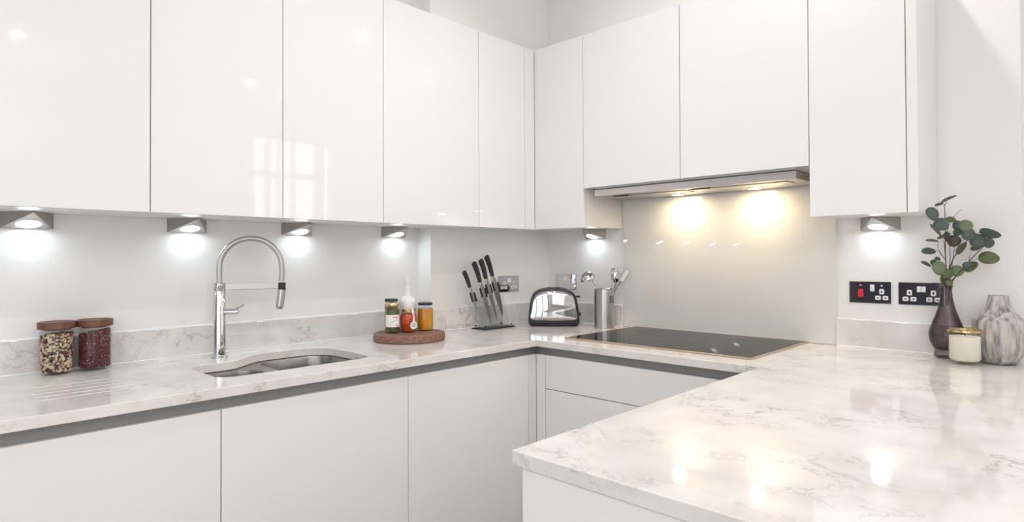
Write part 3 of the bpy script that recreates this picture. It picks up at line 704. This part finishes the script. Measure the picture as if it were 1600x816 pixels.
# honey jar
loc = stand(664.5, 517.3, .033)
HONEY = noise_mat('honey', (.70, .30, .02), (.60, .22, .015), 30, .12, 2)
t = thing('honey_jar', 'straight jar of amber honey with dark lid, right side of the board', 'jar', loc, FACE); t.scale = (1.08, 1.08, 1)
MB().lathe([(0, 0), (.029, 0), (.032, .003), (.0328, .008), (.0328, .098), (.031, .106), (.0285, .110), (.0285, .115), (.0265, .115), (.0265, .109), (.031, .098), (.0318, .008), (0, .004)], 40).build('glass_body', CLEAR, t, 50)
MB().lathe([(0, .0045), (.031, .0045), (.0312, .010), (.0312, .098), (0, .098)], 36).build('contents', HONEY, t, 50)
MB().lathe([(0, .1115), (.0292, .1115), (.030, .113), (.030, .121), (.0285, .123), (.026, .1222), (0, .1222)], 40).build('lid', NAVY, t, 40)
# white bottle
loc = (.000, -1.005, ZD+.0006)
CER = mat('white_ceramic', (.82, .82, .81), .18)
t = thing('bottle', 'tall matt-white bottle with narrow neck standing behind the red jar', 'bottle', loc)
MB().lathe([(0, 0), (.036, 0), (.0385, .003), (.039, .01), (.039, .122), (.037, .132), (.028, .143), (.0165, .151), (.0145, .160), (.014, .205), (.0145, .207), (.0165, .208), (.0168, .213), (.014, .215), (.0135, .223), (.0135, .232), (.012, .235), (0, .235)], 44).build('body', CER, t, 40)

# ------------------------------------------------------------------ knife block
kx = .038
t = thing('knife_block', 'clear acrylic knife stand with black base plate on the worktop', 'knife block', (0, 0, 0))
MB().box((-.012, -.607, ZW+.001), (.086, -.392, ZW+.006), .002).build('base_plate', BLACK, t)
MB().box((-.008, -.603, ZW+.0062), (.082, -.396, ZW+.013), .002).build('acrylic_foot', ACRY, t)
for x in (.012, .060):
    MB().prism([(-.592, ZW+.0135), (-.410, ZW+.0135), (-.470, 1.095), (-.655, 1.030)], 0, x, x+.005, .0006, seg=1).build('acrylic_panel', ACRY, t)
for x, y in ((.0, -.59), (.074, -.59), (.0, -.408), (.074, -.408)):
    MB().lathe([(.0, .005), (.004, .005), (.006, .003), (.006, 0)], 16, (x, y, ZW+.0132)).build('screw', BLACK, t)
def knife(top, bol, tip, name, lb, bw, hr):
    top, bol, tip = Vector(top), Vector(bol), Vector(tip)
    axis = (tip-bol); L = axis.length; ax = axis.normalized(); side = Vector((1, 0, 0)); wd = ax.cross(side).normalized()
    if wd.y < 0: wd = -wd
    t = thing(name, lb, 'knife', tuple(bol)); t.rotation_euler = (0, 0, 0)
    # blade outline in (along axis, width)
    o2 = [(0, -bw*.35), (0, bw*.5), (L*.55, bw*.42), (L*.85, bw*.15), (L, -bw*.30), (L*.5, -bw*.5), (L*.1, -bw*.5)]
    V = []
    for s_ in (-.0011, .0011): V += [tuple(ax*a+wd*b+side*s_*(1 if 0 < i < 3 or a == 0 else .9)) for i, (a, b) in enumerate(o2)]
    n = len(o2)
    MB().poly(V, [tuple(range(n))[::-1], tuple(range(n, 2*n))]+[(i, (i+1) % n, n+(i+1) % n, n+i) for i in range(n)]).build('blade', mat('blade_steel', (.42, .41, .40), .3, 1), t)
    h = top-bol; hn = h.normalized()
    MB().tube([hn*-.004, hn*.012, hn*.016], [hr*.7, hr*.72, hr*.8], 14, flat=(1, .8)).build('bolster', CHROME, t, 50)
    pts_ = [hn*.015+wd*.0, h*.3+wd*.001, h*.6+wd*.002, h*.85+wd*.0, h*.97-wd*.002, h*1.0-wd*.003]
    MB().tube(spline(pts_, 3), [hr*(.78+.28*math.sin(min(1, k/13)*math.pi*.55)) if k < 13 else hr*(1.02-.12*(k-12)) for k in range(16)], 14, flat=(1.0, .85)).build('handle', BLKR, t, 60)
knife((kx, -.699, 1.190), (kx, -.656, 1.098), (kx, -.612, .990), 'knife', 'short paring knife, leftmost in the acrylic stand', .018, .0115)
knife((kx, -.634, 1.232), (kx, -.588, 1.122), (kx, -.512, .922), 'knife', 'black-handled knife second from the left in the stand', .026, .0135)
knife((kx+.004, -.592, 1.246), (kx+.004, -.552, 1.137), (kx+.004, -.475, .936), 'knife', 'black-handled knife third from the left in the stand', .024, .0135)
knife((kx, -.549, 1.264), (kx, -.503, 1.149), (kx, -.428, .952), 'knife', 'large black-handled knife, rightmost and tallest in the stand', .034, .0135)
for y, z, w_ in ((-.640, 1.062, .026), (-.572, 1.082, .032), (-.534, 1.098, .030), (-.484, 1.108, .040)):
    for s_ in (-1, 1):
        an = math.radians(-20)
        Mx = Matrix.Translation((kx+.002, y+s_*w_*.5, z)) @ Matrix.Rotation(-an, 4, 'X')
        MB().box((-.004, -.0035, -.024), (.004, .0035, .024), .001, M=Mx).build('slot_guide', BLACK, t)

# ------------------------------------------------------------------ toaster
ta = math.atan2(.175, .197)
fc = Vector((.1405, -.1545)); nrm = Vector((math.sin(ta), -math.cos(ta)))      # front line centre, outward normal
tc_ = fc+nrm*(.075-.0)-nrm*.0
t = thing('toaster', 'chrome two-slice toaster with black trim in the worktop corner', 'toaster', (tc_.x, tc_.y, ZW), ta); t.scale = (.975, .975, .975)
prof = [(-.131, .012), (-.1345, .035), (-.130, .09), (-.120, .145), (-.104, .176), (-.075, .193), (-.035, .201), (0, .203), (.035, .201), (.075, .193), (.104, .176), (.120, .145), (.130, .09), (.1345, .035), (.131, .012)]
pf = [(p.x, p.y) for p in spline([(a, b, 0) for a, b in prof], 4)]
MB().prism(pf, 1, -.062, .062, .006, seg=3).build('shell', BLACK, t, 45)
MB().prism([(a, b) for a, b in rounded(-.126, .002, .126, .030, .008, 3)], 1, -.059, .059, .002).build('base', BLACK, t, 40)
ins = [(-.119, .040), (-.115, .09), (-.107, .14), (-.094, .166), (-.070, .180), (-.035, .188), (0, .190), (.035, .188), (.070, .180), (.094, .166), (.107, .14), (.115, .09), (.119, .040), (.06, .034), (0, .032), (-.06, .034)]
pin = [(p.x, p.y) for p in spline([(a, b, 0) for a, b in ins], 4, True)]
def zrange(x):
    zs = []
    n = len(pin)
    for k in range(n):
        a, b = pin[k], pin[(k+1) % n]
        if (a[0]-x)*(b[0]-x) <= 0 and a[0] != b[0]: zs.append(a[1]+(b[1]-a[1])*(x-a[0])/(b[0]-a[0]))
    return min(zs), max(zs)
def bulged(side):
    V = []; F = []; nx, nz = 48, 8; x0 = max(p[0] for p in pin)-.0004
    for i in range(nx+1):
        x = -x0*math.cos(math.pi*i/nx); a, b = zrange(x)
        for k in range(nz+1):
            z = a+(b-a)*k/nz; q = (1-(x/.121)**2)
            V.append((x, side*(.0612+.011*q+.003*(1-((z-.112)/.085)**2)*q), z))
    for i in range(nx):
        for k in range(nz): F.append((i*(nz+1)+k, (i+1)*(nz+1)+k, (i+1)*(nz+1)+k+1, i*(nz+1)+k+1))
    o = MB().poly(V, F).build('chrome_side', CHROME, t, 60)
    so = o.modifiers.new('thickness', 'SOLIDIFY'); so.thickness = .003; so.offset = 0
bulged(-1); bulged(1)
for y in (-.03, .03):
    MB().box((-.034, y-.011, .197), (.034, y+.011, .2028), .001).build('bread_slot', DARK, t)
MB().box((.116, -.020, .150), (.143, .014, .158), .003).build('lever', BLACK, t)
MB().lathe([(0, .012), (.009, .012), (.0105, .009), (.0105, 0)], 20, M=Matrix.Translation((.131, -.02, .062)) @ Matrix.Rotation(math.radians(90), 4, 'Y')).build('browning_knob', BLACK, t, 40)

# ------------------------------------------------------------------ utensil pot
p = stand(944.5, 513.6, .0495, ZW)
t = thing('utensil_pot', 'tall brushed steel utensil pot standing beside the hob', 'pot', p)
R1 = .0495
MB().lathe([(0, 0), (R1, 0), (R1, .194), (R1-.001, .195), (R1-.0025, .194), (R1-.0025, .003), (0, .003)], 56).build('pot_wall', STEEL, t, 40)
va = math.atan2(CAM.y-p[1], CAM.x-p[0])
for a in (va+.62, va+.86, va+1.1, va-1.15, va-1.35):
    Mx = Matrix.Rotation(a, 4, 'Z')
    MB().box((R1-.0015, -.0026, .125), (R1+.0004, .0026, .162), .0008, M=Mx).build('slot', DARK, t)
def onplane(u, v, pt):
    """point on the vertical plane through pt facing the camera"""
    n = Vector((CAM.x-pt[0], CAM.y-pt[1], 0)).normalized(); d = _F+_R*((u-800)/FPX)-_U*((v-(408-SHY))/FPX)
    k = n.dot(Vector(pt)-CAM)/n.dot(d); return CAM+d*k
P0 = Vector(p); vr = Vector((-math.sin(va), math.cos(va), 0)); vf = Vector((math.cos(va), math.sin(va), 0))
def utensil(name, lb, cat, bottom, handle_pts, flat=(1.4, .45), r=.005):
    t = thing(name, lb, cat, tuple(bottom)); b = Vector(bottom)
    MB().tube([Vector((0, 0, 0))]+[Vector(q)-b for q in handle_pts], r, 10, flat=flat).build('handle', CHROME, t, 60)
    return t, b
# ladle
bt = P0+vr*.0-vf*.01+Vector((0, 0, .006)); h1_ = onplane(931, 451, P0); h2_ = onplane(926, 441, P0)
h1_ += vf*.0; lc = onplane(917.5, 432, P0)+vf*.012
t, b = utensil('ladle', 'steel ladle with its bowl upside down, leftmost in the pot', 'ladle', P0-vr*(-.0)+vf*.0+Vector((0, 0, .006)), [h1_, h2_, lc+Vector((0, 0, -.004))+_R*.030])
Q = Matrix.Translation(lc-b) @ (vf*.35+Vector((0, 0, 1))-_R*.35).to_track_quat('Z', 'Y').to_matrix().to_4x4()
rb = .040
MB().lathe([(rb*math.cos(a), rb*.85*math.sin(a)-.012) for a in [k*math.pi/20 for k in range(10)]]+[(0, rb*.85-.012)]+[((rb-.0015)*math.cos(a), (rb-.0015)*.85*math.sin(a)-.0125) for a in [k*math.pi/20 for k in range(9, -1, -1)]], 36, M=Q).build('ladle_bowl', CHROME, t, 60)
# serving spoon, fork, and a blade standing in for a splashback reflection
s1 = onplane(955, 451, P0); s2 = onplane(957, 440, P0)
t, b = utensil('serving_spoon', 'steel serving spoon standing upright, left of the fork in the pot', 'spoon', P0+vr*.004+Vector((0, 0, .0065)), [s1, s2])
sc_ = onplane(961, 431, P0)-b; Q = Matrix.Translation(sc_) @ Matrix.Rotation(va, 4, 'Z') @ Matrix.Rotation(math.radians(16), 4, 'X')
V = []; F = []; n = 28
for k, s_ in enumerate((1, .8, .55, .25)):
    for i in range(n): V.append((.012*(1-s_*s_)*1.0, .021*s_*math.cos(2*math.pi*i/n), .040*s_*math.sin(2*math.pi*i/n)))
for k in range(3):
    for i in range(n): F.append((k*n+i, k*n+(i+1) % n, (k+1)*n+(i+1) % n, (k+1)*n+i))
F.append(tuple(3*n+i for i in range(n)))
sb = MB().poly(V, F, M=Q).build('spoon_bowl', CHROME, t, 60); so = sb.modifiers.new('thickness', 'SOLIDIFY'); so.thickness = .0014
P1 = P0-vf*.016
s1 = onplane(960, 450, P1); s2 = onplane(966, 436, P1)
t, b = utensil('serving_fork', 'steel serving fork leaning right, prongs up, in the pot', 'fork', P1-vr*.016+Vector((0, 0, .0065)), [s1, s2])
f0 = onplane(967, 432, P1)-b
M = MB()
for e1 in ((965.5, 417.5), (969, 416.5), (972, 418.5)):
    mid = onplane((967+e1[0])/2+(e1[0]-968.8)*.5, 425, P1)-b
    M.tube(spline([f0, mid, onplane(*e1, P1)-b], 4), [.0034]*8+[.0014], 8)
M.build('prongs', CHROME, t, 60)
P2 = P0-vf*.030+vr*.0  # added blade imitating a reflection in the splashback glass
s1 = onplane(963, 450, P2); s2 = onplane(971, 440, P2)
t, b = utensil('utensil_reflection', 'modelled blade standing in for a utensil reflection in the splashback', 'utensil_reflection', P2-vr*.012+vf*.01+Vector((0, 0, .0065)), [s1, s2])
c0, c1 = onplane(970, 441, P2)-b, onplane(981, 423, P2)-b; ax_ = (c1-c0).normalized(); sd_ = ax_.cross(vf).normalized()
pt_ = [c0-sd_*.006, c0+sd_*.006, c0+ax_*.015+sd_*.008, c1+sd_*.009, c1-sd_*.009, c0+ax_*.015-sd_*.008]
MB().poly([q+vf*.0007 for q in pt_]+[q-vf*.0007 for q in pt_], [tuple(range(6)), tuple(range(11, 5, -1))]+[(i, (i+1) % 6, 6+(i+1) % 6, 6+i) for i in range(6)]).build('blade', BRUSH, t)

# ------------------------------------------------------------------ vases and candle
vl = (1.8605, -.0745, ZW+.0006)
t = thing('glass_vase', 'smoky purple glass bottle vase holding the eucalyptus, by the socket', 'vase', vl)
VS_ = .83
op = [(0, .004), (.036, .004), (.0395, .001), (.0455, .006), (.0465, .014), (.043, .022), (.0455, .030), (.0585, .052), (.0645, .075), (.0615, .098), (.049, .128), (.035, .160), (.0255, .192), (.0205, .222), (.0195, .236), (.0225, .246), (.0265, .2495)]
ip = [(.0245, .2495), (.0205, .245), (.0175, .236), (.0185, .222), (.0235, .192), (.033, .160), (.047, .128), (.0595, .098), (.0625, .075), (.0565, .053), (.044, .034), (.030, .028), (0, .026)]
def smooth_prof(p_, s_=3): return [(max(q.x, 0), q.y) for q in spline([(a, b, 0) for a, b in p_], s_)]
MB().lathe([(r_*VS_, z_) for r_, z_ in smooth_prof(op)+smooth_prof(ip)], 56).build('glass_body', SMOKE, t, 70)

cl_ = (1.925, -.162-.05+.022, ZW+.0006)
cl_ = (1.925, -.186, ZW+.0006)
t = thing('candle_jar', 'cream candle in a clear glass with a gold rim, front of the vases', 'candle', cl_)
rc = .0455
MB().lathe([(0, 0), (rc-.008, 0), (rc-.002, .003), (rc, .012), (rc, .108), (rc-.003, .109), (rc-.003, .016), (rc-.009, .011), (0, .011)], 48).build('glass_cup', CLEAR, t, 50)
MB().lathe([(0, .0115), (rc-.010, .0115), (rc-.0035, .018), (rc-.0035, .091), (0, .091)], 44).build('wax', mat('wax', (.90, .83, .70), .5), t, 50)
MB().lathe([(rc+.0006, .1055), (rc+.0026, .1065), (rc+.0026, .1125), (rc-.001, .1140), (rc-.0045, .112), (rc-.0045, .1095), (rc+.0006, .109), (rc+.0006, .1055)], 48).build('gold_rim', GOLD, t, 50)
MB().tube([(0, 0, .091), (.001, 0, .099)], .0011, 8).build('wick', DARK, t)

p = stand(1558, 571.5, .050, ZW); p = (2.004, -.092, ZW+.0006)
t = thing('ceramic_vase', 'wide grey marbled ribbed ceramic vase at the right edge', 'vase', p)
pr_ = [(0, .004), (.050, .002), (.060, .003), (.072, .014), (.084, .040), (.090, .075), (.0925, .110), (.0925, .133), (.086, .145), (.066, .160), (.050, .174), (.0415, .190), (.0365, .208), (.0345, .222), (.0335, .224)]
pr_ = [(r_*.775, z_) for r_, z_ in pr_]
pi_ = [(.0235, .223), (.0245, .205), (.030, .185), (.045, .155), (.060, .137), (.064, .110), (.060, .05), (.045, .012), (0, .010)]
def rib(a, z): return 1+.028*(1 if .018 < z < .215 else 0)*(abs(math.sin(a*9))**.7-.5)
CERM = noise_mat('marbled_ceramic', (.56, .53, .49), (.16, .15, .155), 34, .4, 9, .40, .66, stretch=(2, 2, .30), bump=.3)
L = CERM.node_tree.links
MB().lathe(smooth_prof(pr_)+pi_, 144, rib=rib).build('body', CERM, t, 70)

# ------------------------------------------------------------------ eucalyptus
random.seed(11)
U0 = Vector((vl[0], vl[1], 0))
LG = [noise_mat('leaf_dark', (.055, .085, .072), (.075, .11, .09), 60, .55, 2), noise_mat('leaf_grey', (.085, .12, .105), (.11, .145, .125), 60, .55, 2), noise_mat('leaf_olive', (.085, .11, .04), (.11, .14, .055), 60, .5, 2), noise_mat('leaf_light', (.13, .19, .10), (.16, .21, .12), 60, .5, 2), noise_mat('leaf_brown', (.055, .05, .032), (.075, .07, .045), 60, .55, 2)]
STEM = noise_mat('stem_brown', (.07, .035, .03), (.12, .06, .045), 80, .6, 2)
STEMG = mat('stem_green', (.20, .21, .10), .55)
KL = 1/4.8
def lp(cx, cy, dep=0):   # crop coords -> world
    return onplane(1430+cx*KL, 290+cy*KL, U0-Vector((0, 1, 0))*dep)
sprigs = {}
defs = {'L': ('eucalyptus_sprig', 'tallest eucalyptus sprig in the purple vase, leaves to upper left', [(232, 900, 0), (228, 760, 0), (232, 640, 0), (225, 480, .03), (226, 330, .07), (222, 200, .12), (217, 140, .14)]),
        'M': ('eucalyptus_sprig', 'middle eucalyptus sprig in the purple vase with the bare pointed tip', [(240, 900, .006), (240, 760, .006), (255, 640, .012), (290, 540, .018), (345, 470, .02), (400, 400, .02), (420, 350, .02)]),
        'R': ('eucalyptus_sprig', 'right-leaning eucalyptus sprig in the purple vase with big outer leaves', [(250, 900, -.006), (255, 780, -.004), (290, 700, .0), (370, 610, .005), (430, 540, .01), (500, 470, .01), (560, 400, .01)])}
for k, (nm, lb, path) in defs.items():
    t = thing(nm, lb, 'plant', tuple(lp(*path[0]))); sprigs[k] = (t, lp(*path[0])); b = sprigs[k][1]
    pts = spline([lp(*q)-b for q in path], 5); n = len(pts)
    MB().tube(pts, [.0023-.0013*i/(n-1) for i in range(n)], 8).build('stem', STEM, t, 60)
def twig(k, path, r=.0011, m_=STEM):
    t, b = sprigs[k]; pts = spline([lp(*q)-b for q in path], 4); n = len(pts)
    MB().tube(pts, [r-(r*.5)*i/(n-1) for i in range(n)], 6).build('twig', m_, t, 60)
twig('L', [(228, 560, 0.015), (175, 480, .03), (172, 420, .04)]); twig('L', [(232, 600, 0), (215, 430, .04), (195, 380, .05)]); twig('L', [(225, 420, 0.045), (245, 320, .06), (290, 235, .07), (352, 175, .08)], .0012)
twig('L', [(222, 150, .14), (232, 130, .14), (240, 110, .14)]); twig('M', [(250, 640, .01), (262, 560, .0), (258, 460, .0), (262, 400, .0)], .0014); twig('M', [(275, 610, .01), (290, 500, .0), (300, 420, .0), (320, 350, 0)])
twig('M', [(330, 490, .02), (370, 450, .02), (400, 380, .02)]); twig('R', [(400, 580, .01), (410, 520, .0), (420, 470, .0)], .0012, STEMG); twig('R', [(400, 570, .01), (440, 560, .01), (480, 550, .01)], .0009, STEMG)
twig('R', [(440, 535, .01), (475, 490, .0)], .0012, STEMG); twig('R', [(270, 710, 0), (320, 680, .0)], .0011)
twig('L', [(228, 560, 0), (180, 500, 0), (155, 480, 0)], .001); twig('M', [(420, 360, .02), (450, 360, .02), (490, 350, .02)], .001)
leaves = [(250,98,60,13,-22,0,'L'),(178,140,33,11,-12,0,'L'),(130,213,54,40,62,0,'L'),(197,292,56,46,35,1,'L'),(155,330,58,15,48,2,'L'),(125,412,50,10,6,2,'L'),(215,378,56,12,-20,4,'L'),(100,492,58,25,4,0,'L'),(82,587,44,12,26,0,'L'),
 (140,580,28,24,60,0,'L'),(178,620,54,50,80,3,'L'),(168,550,24,14,20,0,'L'),(268,256,42,22,10,2,'M'),(320,300,42,38,0,1,'M'),(380,300,54,42,5,3,'M'),(397,362,52,48,0,1,'M'),(318,350,34,26,-30,0,'M'),(292,415,54,44,-10,4,'M'),(345,470,56,24,-52,2,'M'),
 (470,415,62,54,-15,0,'R'),(553,430,40,38,0,0,'R'),(562,358,78,30,18,1,'R'),(452,470,38,18,-10,0,'R'),(553,543,76,45,4,2,'R'),(415,608,58,34,-32,2,'R'),(388,598,34,26,-15,0,'R'),(315,640,54,42,-5,3,'M'),(238,665,46,38,20,2,'M'),(228,715,46,36,70,2,'L'),(240,385,40,24,80,4,'M'),(255,730,34,26,70,2,'R')]
up = Vector((0, 0, 1)); toward = Vector((CAM.x-U0.x, CAM.y-U0.y, 0)).normalized(); right = up.cross(toward).normalized()
kx_ = abs(toward.dot(Vector((_F.x, _F.y, 0)).normalized()))
mpp = (Vector((U0.x, U0.y, 0))-Vector((CAM.x, CAM.y, 0))).dot(Vector((_F.x, _F.y, 0)))/FPX*KL
for i, (cx, cy, a, b_, an, mi, k) in enumerate(leaves):
    t, base_ = sprigs[k]; dep = random.uniform(-.018, .030) if b_ > 18 else 0
    if cx > 520 or k == 'R': dep += .012
    if k == 'L' and cy < 500: dep += min(.14, (520-cy)/400*.16)+(.03 if (i == 2 or i == 3) else 0)
    c = lp(cx, cy, dep)-base_
    th = math.radians(-an); ma = right*math.cos(th)*kx_+up*math.sin(th); A_ = a*mpp*ma.length; ma.normalize(); pe = toward.cross(ma)
    b_ *= kx_+(1-kx_)*abs(math.cos(th)); natural = A_*.82; tl_ = math.acos(min(1, b_*mpp/max(natural, b_*mpp)))*random.choice((-1, 1))
    if cy < 160 or b_ < 16: tl_ = -abs(tl_)
    pd = pe*math.cos(tl_)+toward*math.sin(tl_); nm_ = ma.cross(pd)
    wdt = max(natural, b_*mpp)
    V = [c]; n = 20
    for rr in (.5, 1.0):
        for q in range(n):
            an_ = 2*math.pi*q/n; x_ = math.cos(an_)*A_*rr; y_ = math.sin(an_)*wdt*rr*(1-.12*math.cos(an_))
            V.append(c+ma*x_+pd*y_+nm_*(.06*(y_*y_)/wdt-.05*x_*x_/A_))
    F = [(0, 1+q, 1+(q+1) % n) for q in range(n)]+[(1+q, 1+n+q, 1+n+(q+1) % n, 1+(q+1) % n) for q in range(n)]
    lf = MB().poly(V, F).build('leaf', LG[mi], t, 80)
    so = lf.modifiers.new('thickness', 'SOLIDIFY'); so.thickness = .0007
